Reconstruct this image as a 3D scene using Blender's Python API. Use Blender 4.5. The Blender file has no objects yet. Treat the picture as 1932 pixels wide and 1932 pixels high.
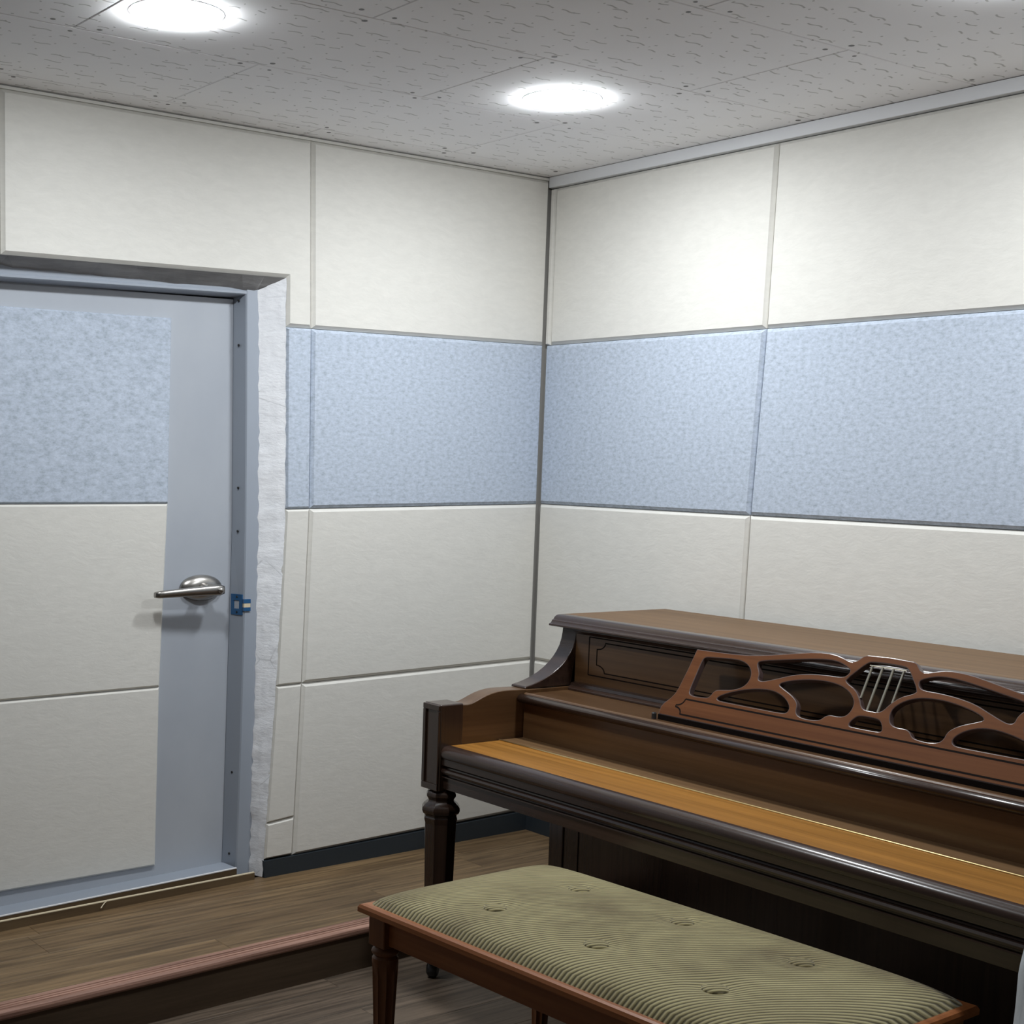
import bpy, bmesh, math, random
from mathutils import Vector, Matrix

random.seed(7)
scene = bpy.context.scene
COL = scene.collection

# ------------------------------------------------------------------ camera
CAM_LOC = Vector((-3.70804, -4.25344, 1.39438))
yaw, pitch, roll = (math.radians(a) for a in (34.57489, -7.01253, 1.42758))
fwd = Vector((math.cos(pitch)*math.sin(yaw), math.cos(pitch)*math.cos(yaw), math.sin(pitch)))
rgt = Vector((math.cos(yaw), -math.sin(yaw), 0))
upv = rgt.cross(fwd)
r2 = rgt*math.cos(roll) + upv*math.sin(roll)
u2 = upv*math.cos(roll) - rgt*math.sin(roll)
cam_data = bpy.data.cameras.new('camera')
cam = bpy.data.objects.new('camera', cam_data)
COL.objects.link(cam)
cam.matrix_world = Matrix(((r2.x, u2.x, -fwd.x, CAM_LOC.x), (r2.y, u2.y, -fwd.y, CAM_LOC.y),
                           (r2.z, u2.z, -fwd.z, CAM_LOC.z), (0, 0, 0, 1)))
cam_data.sensor_fit = 'HORIZONTAL'
cam_data.sensor_width = 36.0
cam_data.lens = 36.0*2790.305/1932
cam_data.shift_x = (966-689.48)/1932
cam_data.shift_y = (1216.396-966)/1932
cam_data.clip_start = 0.02
scene.camera = cam

# ------------------------------------------------------------------ light level
world = bpy.data.worlds.new('world')
scene.world = world
world.use_nodes = True
world.node_tree.nodes['Background'].inputs[0].default_value = (0.02, 0.021, 0.023, 1)
world.node_tree.nodes['Background'].inputs[1].default_value = 0.3
LAMP_STRENGTH = 178.0
LAMP_COLOR = (0.93, 0.97, 1.0, 1)
vs = scene.view_settings
vs.view_transform = 'Standard'
vs.look = 'None'
vs.gamma = 1.0
vs.use_curve_mapping = False
vs.exposure = 0.0
scene.cycles.max_bounces = 7
scene.cycles.diffuse_bounces = 5
scene.cycles.glossy_bounces = 3
scene.cycles.adaptive_threshold = 0.04
scene.cycles.use_denoising = True
scene.cycles.use_light_tree = False

# ------------------------------------------------------------------ node helpers
def mat(name, color=(0.5, 0.5, 0.5), rough=0.6, metal=0.0, spec=0.5, coat=0.0):
    m = bpy.data.materials.new(name)
    m.use_nodes = True
    b = m.node_tree.nodes['Principled BSDF']
    b.inputs['Base Color'].default_value = (*color, 1)
    b.inputs['Roughness'].default_value = rough
    b.inputs['Metallic'].default_value = metal
    b.inputs['Specular IOR Level'].default_value = spec
    b.inputs['Coat Weight'].default_value = coat
    b.inputs['Coat Roughness'].default_value = 0.15
    return m

class NT:
    def __init__(self, m):
        self.t = m.node_tree
        self.b = self.t.nodes['Principled BSDF']
    def n(self, typ, **kw):
        nd = self.t.nodes.new(typ)
        for k, v in kw.items():
            if k.startswith('i_'):
                nd.inputs[k[2:].replace('_', ' ')].default_value = v
            else:
                setattr(nd, k, v)
        return nd
    def l(self, a, b):
        self.t.links.new(a, b)
    def coords(self, scale=(1, 1, 1), rot=(0, 0, 0), kind='Object'):
        tc = self.n('ShaderNodeTexCoord')
        mp = self.n('ShaderNodeMapping')
        mp.inputs['Scale'].default_value = scale
        mp.inputs['Rotation'].default_value = rot
        self.l(tc.outputs[kind], mp.inputs[0])
        return mp.outputs[0]
    def noise(self, vec, scale=5.0, detail=3.0, rough=0.55):
        nz = self.n('ShaderNodeTexNoise')
        nz.inputs['Scale'].default_value = scale
        nz.inputs['Detail'].default_value = detail
        nz.inputs['Roughness'].default_value = rough
        self.l(vec, nz.inputs['Vector'])
        return nz.outputs['Fac']
    def ramp(self, fac, stops):
        r = self.n('ShaderNodeValToRGB')
        el = r.color_ramp.elements
        while len(el) > 1:
            el.remove(el[-1])
        el[0].position, el[0].color = stops[0][0], (*stops[0][1], 1)
        for p, c in stops[1:]:
            e = el.new(p)
            e.color = (*c, 1)
        self.l(fac, r.inputs[0])
        return r.outputs[0]
    def mix(self, fac, a, b, blend='MIX'):
        mx = self.n('ShaderNodeMix', data_type='RGBA', blend_type=blend)
        if isinstance(fac, (int, float)):
            mx.inputs[0].default_value = fac
        else:
            self.l(fac, mx.inputs[0])
        for v, k in ((a, 6), (b, 7)):
            if isinstance(v, tuple):
                mx.inputs[k].default_value = (*v, 1)
            else:
                self.l(v, mx.inputs[k])
        return mx.outputs[2]
    def math(self, op, a, b=None):
        m = self.n('ShaderNodeMath', operation=op)
        for k, v in enumerate((a, b)):
            if v is None:
                continue
            if isinstance(v, (int, float)):
                m.inputs[k].default_value = v
            else:
                self.l(v, m.inputs[k])
        return m.outputs[0]
    def bump(self, h, strength=0.3, dist=0.002):
        b = self.n('ShaderNodeBump')
        b.inputs['Strength'].default_value = strength
        b.inputs['Distance'].default_value = dist
        self.l(h, b.inputs['Height'])
        self.l(b.outputs[0], self.b.inputs['Normal'])
    def color(self, c):
        self.l(c, self.b.inputs['Base Color'])
    def roughness(self, v):
        self.l(v, self.b.inputs['Roughness'])

# ------------------------------------------------------------------ materials
def felt_beige(name, base):
    m = mat(name, base, 0.95, spec=0.12)
    k = NT(m)
    warp = k.n('ShaderNodeTexNoise')
    warp.inputs['Scale'].default_value = 9.0
    tcw = k.n('ShaderNodeTexCoord')
    k.l(tcw.outputs['Object'], warp.inputs['Vector'])
    wsc = k.n('ShaderNodeVectorMath', operation='SCALE')
    wsc.inputs['Scale'].default_value = 0.05
    k.l(warp.outputs['Color'], wsc.inputs[0])
    wad = k.n('ShaderNodeVectorMath', operation='ADD')
    k.l(tcw.outputs['Object'], wad.inputs[0])
    k.l(wsc.outputs[0], wad.inputs[1])
    wmp = k.n('ShaderNodeMapping')
    wmp.inputs['Scale'].default_value = (20, 20, 62)
    k.l(wad.outputs[0], wmp.inputs[0])
    n1 = k.noise(wmp.outputs[0], 1.0, 5, 0.62)
    v2 = k.coords((2.2, 2.2, 3.0))
    n2 = k.noise(v2, 1.0, 3)
    c = k.ramp(n1, [(0.3, tuple(x*0.95 for x in base)), (0.7, tuple(min(1, x*1.035) for x in base))])
    c2 = k.mix(k.math('MULTIPLY', n2, 0.35), c, tuple(x*0.93 for x in base))
    k.color(c2)
    k.bump(n1, 0.28, 0.0025)
    return m

def felt_blue(name):
    m = mat(name, (0.5, 0.56, 0.66), 0.95, spec=0.12)
    k = NT(m)
    v = k.coords((52, 52, 95))
    n1 = k.noise(v, 1.0, 6, 0.7)
    v2 = k.coords((120, 120, 210))
    n2 = k.noise(v2, 1.0, 3, 0.6)
    c = k.ramp(n1, [(0.28, (0.31, 0.355, 0.415)), (0.45, (0.435, 0.49, 0.57)), (0.58, (0.50, 0.56, 0.655)), (0.75, (0.59, 0.645, 0.735))])
    c = k.mix(k.ramp(n2, [(0.60, (0, 0, 0)), (0.72, (0.55, 0.55, 0.55))]), c, (0.30, 0.345, 0.42))
    k.color(c)
    k.bump(n1, 0.25, 0.002)
    return m

def wood(name, dark, light, axis, scale=1.0, rough=0.32, coat=0.25, contrast=1.0, spec=0.4):
    m = mat(name, light, rough, spec=spec, coat=coat)
    k = NT(m)
    along, across = 1.6*scale, 55*scale
    sc = [across, across, across]
    sc[axis] = along
    v = k.coords(tuple(sc))
    n1 = k.noise(v, 1.0, 5, 0.6)
    sc2 = [9*scale]*3
    sc2[axis] = 0.7*scale
    n2 = k.noise(k.coords(tuple(sc2)), 1.0, 3)
    mid = tuple((a+b)/2 for a, b in zip(dark, light))
    c1 = k.ramp(n1, [(0.5-0.2/contrast, dark), (0.5, mid), (0.5+0.2/contrast, light)])
    c2 = k.mix(k.ramp(n2, [(0.35, (0, 0, 0)), (0.7, (0.45, 0.45, 0.45))]), c1, dark)
    k.color(c2)
    k.bump(n1, 0.06, 0.001)
    return m

M = {}
M['beige'] = felt_beige('felt_beige', (0.70, 0.685, 0.64))
M['blue'] = felt_blue('felt_blue')
M['white_trim'] = mat('white_trim', (0.74, 0.75, 0.77), 0.5)
M['joint'] = mat('joint_backing', (0.30, 0.29, 0.27), 0.9)
M['plain_wall'] = mat('dark_unseen_wall', (0.22, 0.22, 0.22), 0.85)  # dark tone chosen to limit bounce from the unseen walls
M['charcoal'] = mat('charcoal_vinyl', (0.022, 0.03, 0.038), 0.5)
M['steel'] = mat('painted_steel', (0.40, 0.43, 0.48), 0.42)
M['steel_frame'] = mat('painted_steel_frame', (0.31, 0.345, 0.40), 0.42)
M['nickel'] = mat('satin_nickel', (0.36, 0.345, 0.325), 0.30, metal=1.0)
M['bluefilm'] = mat('blue_film', (0.015, 0.09, 0.22), 0.35, coat=0.4)
M['sill_glint'] = mat('white_sill_glint', (0.86, 0.86, 0.87), 0.35)  # plain white standing in for the metal edge's bright reflection
M['brass'] = mat('brass', (0.80, 0.62, 0.30), 0.28, metal=1.0)
M['string'] = mat('string_metal', (0.56, 0.53, 0.44), 0.35, metal=1.0)
M['blackhole'] = mat('black_slot', (0.012, 0.011, 0.010), 0.7)
M['inlay_and_shade'] = mat('dark_inlay_and_shade', (0.008, 0.005, 0.004), 0.8, spec=0.1)
M['rubber'] = mat('dark_caster', (0.02, 0.02, 0.021), 0.3)
M['cream'] = mat('cream_edge', (0.62, 0.53, 0.37), 0.7)

# steel: light streaks of dirt
k = NT(M['steel'])
n = k.noise(k.coords((3, 3, 2)), 1.0, 4)
k.color(k.ramp(n, [(0.3, (0.375, 0.405, 0.455)), (0.7, (0.43, 0.46, 0.505))]))

# plaster: white skim coat with trowel marks and cracks
M['plaster'] = mat('white_plaster', (0.86, 0.88, 0.92), 0.7, spec=0.3)
k = NT(M['plaster'])
n1 = k.noise(k.coords((9, 9, 22)), 1.0, 6, 0.65)
n2 = k.noise(k.coords((40, 40, 90), rot=(0.3, 0, 0)), 1.0, 4, 0.6)
vor = k.n('ShaderNodeTexVoronoi', feature='DISTANCE_TO_EDGE')
vor.inputs['Scale'].default_value = 4.2
k.l(k.coords((1, 1, 1.2)), vor.inputs['Vector'])
gate = k.ramp(k.noise(k.coords((3, 3, 7)), 1.0, 2), [(0.52, (0, 0, 0)), (0.60, (1, 1, 1))])
crack = k.mix(1.0, k.ramp(vor.outputs['Distance'], [(0.0, (0.5, 0.5, 0.5)), (0.010, (0, 0, 0))]), gate, 'MULTIPLY')
base = k.ramp(n1, [(0.3, (0.86, 0.875, 0.905)), (0.65, (0.93, 0.94, 0.965))])
k.color(k.mix(crack, base, (0.35, 0.36, 0.38)))
k.bump(k.math('ADD', n1, k.math('MULTIPLY', n2, 0.35)), 0.55, 0.006)

M['soffit_grey'] = mat('grey_soffit', (0.34, 0.335, 0.33), 0.85)  # mottled grey for the soffit, darker than the reveal plaster
k = NT(M['soffit_grey'])
n = k.noise(k.coords((5, 20, 20)), 1.0, 5)
k.color(k.ramp(n, [(0.35, (0.27, 0.265, 0.26)), (0.7, (0.42, 0.415, 0.41))]))
k.bump(n, 0.5, 0.01)

# ceiling tile: fissured gypsum board, dashes run along the tile
M['tile'] = mat('gypsum_tile', (0.74, 0.735, 0.745), 0.85, spec=0.2)
k = NT(M['tile'])
def dash_layer(k, sx, sy, seed, half_len, half_wid):
    tc = k.n('ShaderNodeTexCoord')
    mp = k.n('ShaderNodeMapping')
    mp.inputs['Scale'].default_value = (sx, sy, 1)
    mp.inputs['Location'].default_value = (seed, seed*1.7, 0)
    k.l(tc.outputs['Object'], mp.inputs[0])
    vo = k.n('ShaderNodeTexVoronoi', voronoi_dimensions='2D', feature='F1')
    vo.inputs['Scale'].default_value = 1.0
    vo.inputs['Randomness'].default_value = 0.8
    k.l(mp.outputs[0], vo.inputs['Vector'])
    sub = k.n('ShaderNodeVectorMath', operation='SUBTRACT')
    k.l(mp.outputs[0], sub.inputs[0])
    k.l(vo.outputs['Position'], sub.inputs[1])
    sep = k.n('ShaderNodeSeparateXYZ')
    k.l(sub.outputs[0], sep.inputs[0])
    sc = k.n('ShaderNodeSeparateColor')
    k.l(vo.outputs['Color'], sc.inputs[0])
    wig = k.math('MULTIPLY', k.math('SINE', k.math('ADD', k.math('MULTIPLY', sep.outputs['X'], 14.0), k.math('MULTIPLY', sc.outputs[0], 9.0))), 0.045)
    dy = k.math('ABSOLUTE', k.math('ADD', sep.outputs['Y'], wig))
    dx = k.math('ABSOLUTE', sep.outputs['X'])
    ln = k.math('MULTIPLY', k.math('ADD', sc.outputs[1], 0.45), half_len)
    a = k.math('LESS_THAN', dx, ln)
    b = k.math('LESS_THAN', dy, half_wid)
    return k.math('MULTIPLY', a, b)
d1 = dash_layer(k, 9.0, 14.0, 0.0, 0.21, 0.040)
d2 = dash_layer(k, 13, 15, 3.3, 0.036, 0.050)
mask = k.math('MAXIMUM', d1, d2)
n = k.noise(k.coords((1.5, 1.5, 1)), 1.0, 3)
base = k.ramp(n, [(0.3, (0.89, 0.885, 0.89)), (0.7, (0.94, 0.935, 0.94))])
k.color(k.mix(k.math('MULTIPLY', mask, 0.62), base, (0.34, 0.33, 0.31)))
k.bump(k.math('MULTIPLY', mask, -1.0), 0.6, 0.004)
M['screw'] = mat('screw_spot', (0.16, 0.155, 0.15), 0.6)

# floors
def plank_mat(name, d, l):
    m = mat(name, l, 0.48, spec=0.35)
    k = NT(m)
    oi = k.n('ShaderNodeObjectInfo')
    tc = k.n('ShaderNodeTexCoord')
    add = k.n('ShaderNodeVectorMath', operation='ADD')
    cmb = k.n('ShaderNodeCombineXYZ')
    k.l(k.math('MULTIPLY', oi.outputs['Random'], 37.0), cmb.inputs[0])
    k.l(k.math('MULTIPLY', oi.outputs['Random'], 11.0), cmb.inputs[1])
    k.l(tc.outputs['Object'], add.inputs[0])
    k.l(cmb.outputs[0], add.inputs[1])
    def mp(s):
        q = k.n('ShaderNodeMapping')
        q.inputs['Scale'].default_value = s
        k.l(add.outputs[0], q.inputs[0])
        return q.outputs[0]
    n1 = k.noise(mp((2.5, 55, 1)), 1.0, 6, 0.65)
    n2 = k.noise(mp((1.1, 10, 1)), 1.0, 4, 0.6)
    n3 = k.noise(mp((5.0, 120, 1)), 1.0, 2, 0.5)
    mid = tuple((a+b)/2 for a, b in zip(d, l))
    c = k.ramp(n2, [(0.3, d), (0.5, mid), (0.68, l)])
    c = k.mix(k.ramp(n1, [(0.38, (0.8, 0.8, 0.8)), (0.58, (0, 0, 0))]), c, tuple(x*0.5 for x in d))
    tint = k.ramp(oi.outputs['Random'], [(0.0, (0.86, 0.86, 0.86)), (1.0, (1.1, 1.08, 1.05))])
    c = k.mix(1.0, c, tint, 'MULTIPLY')
    k.color(c)
    k.bump(n3, 0.15, 0.001)
    return m
M['plank'] = plank_mat('vinyl_plank', (0.14, 0.088, 0.044), (0.265, 0.178, 0.092))
M['plank_low'] = plank_mat('vinyl_plank_grey', (0.095, 0.070, 0.050), (0.18, 0.135, 0.098))
M['riser'] = wood('vinyl_riser', (0.060, 0.040, 0.025), (0.115, 0.080, 0.052), 0, 0.6, 0.5, 0.0, spec=0.2)
M['nosing'] = wood('pink_nosing', (0.20, 0.105, 0.076), (0.44, 0.255, 0.190), 0, 0.9, 0.5, 0.0, contrast=1.4, spec=0.25)
M['board'] = wood('sill_board', (0.08, 0.05, 0.025), (0.15, 0.10, 0.05), 0, 0.8, 0.6, 0.0)

# piano woods (grain along y = length, or z on uprights)
M['walnut'] = wood('walnut', (0.070, 0.034, 0.014), (0.135, 0.070, 0.030), 1, 0.8, 0.34, 0.20)
M['walnut_x'] = wood('walnut_cross', (0.070, 0.034, 0.014), (0.135, 0.070, 0.030), 0, 0.8, 0.34, 0.20)
M['walnut_top'] = wood('walnut_top', (0.110, 0.060, 0.026), (0.175, 0.101, 0.047), 1, 0.8, 0.48, 0.0, spec=0.22)
M['walnut_key'] = wood('walnut_keylid', (0.185, 0.080, 0.014), (0.335, 0.150, 0.030), 1, 0.8, 0.50, 0.0, spec=0.16)
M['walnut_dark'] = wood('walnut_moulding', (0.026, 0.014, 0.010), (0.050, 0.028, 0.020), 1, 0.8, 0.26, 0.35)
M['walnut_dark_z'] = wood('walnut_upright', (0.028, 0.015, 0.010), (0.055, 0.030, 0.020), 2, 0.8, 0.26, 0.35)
M['desk'] = wood('desk_wood', (0.098, 0.034, 0.012), (0.165, 0.062, 0.022), 1, 0.8, 0.50, 0.0, spec=0.12)
M['desk_edge'] = mat('desk_edge', (0.085, 0.055, 0.050), 0.35, coat=0.2)
M['bench_wood'] = wood('cherry', (0.20, 0.066, 0.020), (0.34, 0.125, 0.042), 1, 0.8, 0.40, 0.12)
M['bench_leg'] = wood('cherry_leg', (0.13, 0.045, 0.014), (0.22, 0.085, 0.030), 2, 0.8, 0.40, 0.12)

# corduroy
M['corduroy'] = mat('olive_corduroy', (0.26, 0.24, 0.13), 0.95, spec=0.1)
M['corduroy'].node_tree.nodes['Principled BSDF'].inputs['Sheen Weight'].default_value = 0.25
k = NT(M['corduroy'])
def cord(k):
    tc = k.n('ShaderNodeTexCoord')
    sep = k.n('ShaderNodeSeparateXYZ')
    k.l(tc.outputs['Object'], sep.inputs[0])
    wob = k.n('ShaderNodeTexNoise')
    wob.inputs['Scale'].default_value = 5.0
    wob.inputs['Detail'].default_value = 1.0
    k.l(tc.outputs['Object'], wob.inputs['Vector'])
    # wales run diagonally: phase grows across the wale direction
    ph = k.math('ADD', k.math('MULTIPLY', sep.outputs['X'], 0.477), k.math('MULTIPLY', sep.outputs['Y'], 0.879))
    ph = k.math('ADD', ph, k.math('MULTIPLY', wob.outputs['Fac'], 0.012))
    s = k.math('SINE', k.math('MULTIPLY', ph, 2*math.pi/0.0115))
    return k.math('ADD', k.math('MULTIPLY', s, 0.5), 0.5)
w = cord(k)
blotch = k.noise(k.coords((3.2, 3.2, 3.2)), 1.0, 4, 0.6)
fine = k.noise(k.coords((60, 60, 60)), 1.0, 3)
pile = k.ramp(blotch, [(0.34, (0.165, 0.127, 0.064)), (0.50, (0.305, 0.260, 0.132)), (0.66, (0.385, 0.335, 0.175))])
pile = k.mix(k.math('MULTIPLY', fine, 0.25), pile, (0.36, 0.32, 0.165))
k.color(k.mix(k.ramp(w, [(0.12, (0.85, 0.85, 0.85)), (0.5, (0, 0, 0))]), pile, (0.055, 0.045, 0.022)))
k.bump(w, 0.55, 0.003)

M['sack'] = mat('white_woven_plastic', (0.62, 0.66, 0.70), 0.45)
k = NT(M['sack'])
n = k.noise(k.coords((7, 7, 5)), 1.0, 5)
k.bump(n, 0.7, 0.02)

M['lamp'] = bpy.data.materials.new('lamp_diffuser')
M['lamp'].use_nodes = True
t = M['lamp'].node_tree
t.nodes.clear()
em = t.nodes.new('ShaderNodeEmission')
em.inputs[0].default_value = LAMP_COLOR
em.inputs[1].default_value = LAMP_STRENGTH
oo = t.nodes.new('ShaderNodeOutputMaterial')
t.links.new(em.outputs[0], oo.inputs[0])

# ------------------------------------------------------------------ mesh helpers
def link(name, verts, faces, m, parent=None, smooth=False, mats=None, fmat=None):
    """mesh object; verts are world coordinates, stored relative to the root of the thing"""
    off = Vector((0, 0, 0))
    if parent is not None:
        r = parent
        while r is not None:
            off += Vector(r.location)
            r = r.parent
    me = bpy.data.meshes.new(name)
    me.from_pydata([tuple(Vector(v)-off) for v in verts], [], faces)
    ml = mats if mats else [m]
    for x in ml:
        me.materials.append(M[x])
    if fmat:
        for p, i in zip(me.polygons, fmat):
            p.material_index = i
    bm = bmesh.new()
    bm.from_mesh(me)
    bmesh.ops.recalc_face_normals(bm, faces=bm.faces)
    bm.to_mesh(me)
    bm.free()
    if smooth:
        for p in me.polygons:
            p.use_smooth = True
    o = bpy.data.objects.new(name, me)
    COL.objects.link(o)
    o.parent = parent
    return o

def empty(name, loc, parent=None):
    o = bpy.data.objects.new(name, None)
    o.empty_display_size = 0.1
    COL.objects.link(o)
    o.location = loc
    o.parent = parent
    return o

def tag(o, label=None, cat=None, group=None, kind=None):
    if label: o['label'] = label
    if cat: o['category'] = cat
    if group: o['group'] = group
    if kind: o['kind'] = kind
    return o

def bevel(o, w, seg=2, angle=30):
    md = o.modifiers.new('bevel', 'BEVEL')
    md.width = w
    md.segments = seg
    md.limit_method = 'ANGLE'
    md.angle_limit = math.radians(angle)
    for p in o.data.polygons:
        p.use_smooth = True
    md.harden_normals = True
    return o

def box_geo(x0, x1, y0, y1, z0, z1):
    v = [(x, y, z) for x in (x0, x1) for y in (y0, y1) for z in (z0, z1)]
    f = [(0, 1, 3, 2), (4, 6, 7, 5), (0, 4, 5, 1), (2, 3, 7, 6), (0, 2, 6, 4), (1, 5, 7, 3)]
    return v, f

def box(name, b, m, parent=None, bev=0.0, seg=2):
    v, f = box_geo(*b)
    o = link(name, v, f, m, parent)
    if bev:
        bevel(o, bev, seg)
    return o

def merge(*geos):
    V, F = [], []
    for v, f in geos:
        k = len(V)
        V += list(v)
        F += [tuple(i+k for i in q) for q in f]
    return V, F

def prism_geo(poly, axis, a, b):
    """poly in the two other axes (in order), extruded along axis from a to b"""
    def mk(p, t):
        if axis == 0: return (t, p[0], p[1])
        if axis == 1: return (p[0], t, p[1])
        return (p[0], p[1], t)
    n = len(poly)
    v = [mk(p, a) for p in poly] + [mk(p, b) for p in poly]
    f = [tuple(range(n)), tuple(range(2*n-1, n-1, -1))]
    f += [(i, (i+1) % n, n+(i+1) % n, n+i) for i in range(n)]
    return v, f

def prism(name, poly, axis, a, b, m, parent=None, bev=0.0, seg=2):
    v, f = prism_geo(poly, axis, a, b)
    o = link(name, v, f, m, parent)
    if bev:
        bevel(o, bev, seg)
    return o

def lathe_geo(prof, center, n=32, rot=0.0, flute=None):
    cx, cy = center
    v, f = [], []
    for r, z in prof:
        for i in range(n):
            a = rot + 2*math.pi*i/n
            rr = r
            if flute and flute[0] <= z <= flute[1]:
                rr = r*(1-flute[3]*abs(math.sin(a*flute[2]/2))**0.6)
            v.append((cx+rr*math.cos(a), cy+rr*math.sin(a), z))
    for j in range(len(prof)-1):
        for i in range(n):
            f.append((j*n+i, j*n+(i+1) % n, (j+1)*n+(i+1) % n, (j+1)*n+i))
    f.append(tuple(range(n)))
    f.append(tuple(range((len(prof)-1)*n, len(prof)*n)))
    return v, f

def inset(poly, d):
    n = len(poly)
    area = sum(poly[i][0]*poly[(i+1) % n][1]-poly[(i+1) % n][0]*poly[i][1] for i in range(n))
    s = 1 if area > 0 else -1
    out = []
    for i in range(n):
        p0, p1, p2 = (Vector(poly[(i-1) % n]), Vector(poly[i]), Vector(poly[(i+1) % n]))
        e1 = (p1-p0).normalized()
        e2 = (p2-p1).normalized()
        n1 = Vector((-e1.y, e1.x))*s
        n2 = Vector((-e2.y, e2.x))*s
        den = 1+n1.dot(n2)
        q = p1 + (n1+n2)*(d/max(den, 0.2))
        out.append((q.x, q.y))
    return out

def slab(name, poly, to3, m, parent, chamfer=0.012, depth=0.012, total=0.02):
    """chamfered panel; poly in wall coordinates, to3(u, v, d) -> world, d = depth behind the face"""
    n = len(poly)
    inn = inset(poly, chamfer)
    mid = inset(poly, 0.0008)
    v = [to3(p[0], p[1], 0) for p in inn] + [to3(p[0], p[1], depth) for p in mid] + [to3(p[0], p[1], total) for p in mid]
    f = [tuple(range(n))]
    for a in (0, n):
        f += [(a+i, a+(i+1) % n, a+n+(i+1) % n, a+n+i) for i in range(n)]
    f.append(tuple(range(2*n, 3*n)))
    return link(name, v, f, m, parent)

# ------------------------------------------------------------------ the shell
ZC = 2.452           # ceiling
XB, YB = -4.7, -5.0  # far ends of the room (behind the camera)
SL = 0.0235          # the floors fall slightly away from the corner
def zp(x): return SL*x            # platform top
def zl(x): return -0.138 + SL*x   # lower floor

# left wall: backing with a door opening
DX0, DX1 = -2.78, -1.118     # opening
wl = empty('wall_left', (-1.0, 0.0, 0.0))
tag(wl, 'left wall of beige and blue-grey felt panels with the door', kind='structure')
DT = 0.24
g = merge(box_geo(XB, DX0, 0.02, DT, -0.45, ZC+0.06), box_geo(DX1+0.012, 0.02, 0.02, DT, -0.45, ZC+0.06),
          box_geo(DX0, DX1+0.012, 0.02, DT, 1.995, ZC+0.06))
link('backing', *g, 'joint', wl)
def toL(u, v, d): return (u, d, v)
def z1(x): return 1.845+0.0106*x
def z2(x): return 1.256+0.0205*x
def z3(x): return 0.6646+0.027*x
def zb(x): return 0.078+0.036*x
XS = {0: -1.0368, 1: -1.0221, 2: -1.0161, 3: -1.0341, 4: -1.0593}
ZT = 2.440
C0 = -0.001
# column between the seam and the corner
slab('acoustic_panel', [(XS[0], ZT), (XS[1], z1(XS[1])), (C0, z1(0)), (C0, ZT)], toL, 'beige', wl)
slab('acoustic_panel', [(XS[1], z1(XS[1])), (XS[2], z2(XS[2])), (C0, z2(0)), (C0, z1(0))], toL, 'blue', wl)
slab('acoustic_panel', [(XS[2], z2(XS[2])), (XS[3], z3(XS[3])), (C0, z3(0)), (C0, z2(0))], toL, 'beige', wl)
slab('acoustic_panel', [(XS[3], z3(XS[3])), (XS[4], zb(XS[4])-0.006), (C0, zb(0)), (C0, z3(0))], toL, 'beige', wl)
# the panel over the door, notched round the opening
SE = -2.0985
slab('acoustic_panel', [(SE, ZT), (SE, 1.9715), (-1.1248, 1.9911), (-1.122, z1(-1.122)), (XS[1], z1(XS[1])), (XS[0], ZT)], toL, 'beige', wl)
slab('acoustic_panel', [(-3.15, ZT), (-3.15, z1(-3.15)), (DX0, z1(DX0)), (DX0, 1.955), (SE, 1.9715), (SE, ZT)], toL, 'beige', wl)
# narrow strip beside the door
for (xa, za), (xb, zb_), (xc, zc_), (xd, zd), mm in (
        ((-1.122, z1(-1.122)), (-1.113, z2(-1.113)), (XS[2], z2(XS[2])), (XS[1], z1(XS[1])), 'blue'),
        ((-1.113, z2(-1.113)), (-1.138, z3(-1.138)), (XS[3], z3(XS[3])), (XS[2], z2(XS[2])), 'beige'),
        ((-1.138, z3(-1.138)), (-1.168, 0.160), (-1.0535, 0.172), (XS[3], z3(XS[3])), 'beige'),
        ((-1.168, 0.160), (-1.1735, 0.034), (XS[4], 0.0385), (-1.0535, 0.172), 'beige')):
    slab('acoustic_panel', [(xa, za), (xb, zb_), (xc, zc_), (xd, zd)], toL, mm, wl, chamfer=0.008, depth=0.010)
# beyond the door, mostly outside the picture
for x0 in (-4.2,):
    x1 = x0+1.05
    for a, b, mm in ((z1, None, 'beige'), (z2, z1, 'blue'), (z3, z2, 'beige'), (zb, z3, 'beige')):
        t0, t1 = (ZT, ZT) if b is None else (b(x0), b(x1))
        slab('acoustic_panel', [(x0, t0), (x0, a(x0)), (x1, a(x1)), (x1, t1)], toL, mm, wl)
for a, b, mm in ((z2, z1, 'blue'), (z3, z2, 'beige'), (zb, z3, 'beige')):
    slab('acoustic_panel', [(-3.15, b(-3.15)), (-3.15, a(-3.15)), (DX0, a(DX0)), (DX0, b(DX0))], toL, mm, wl)

# plastered reveal at the right of the opening, irregular against the steel frame
FY = 0.07    # face of the door frame
RV = []
rz = [(1.9911, -1.1250), (1.90, -1.1240), (1.80, -1.1215), (1.586, -1.1180), (1.40, -1.1155), (1.2346, -1.1127), (1.05, -1.1165), (0.80, -1.1290), (0.63, -1.1378), (0.42, -1.149), (0.22, -1.163), (0.06, -1.172), (-0.026, -1.1774)]
fz = [(1.9499, -1.1938), (1.584, -1.183), (1.160, -1.1793), (0.8005, -1.181), (0.4346, -1.1849), (0.20, -1.1945), (0.156, -1.1883), (-0.028, -1.1936)]
def lerp_tab(tab, z):
    for (a, xa), (b, xb) in zip(tab, tab[1:]):
        if b <= z <= a:
            t = (z-a)/(b-a)
            return xa+(xb-xa)*t
    return tab[0][1] if z > tab[0][0] else tab[-1][1]
NZ, NY = 90, 8
v, f = [], []
rnd = random.Random(3)
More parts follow.
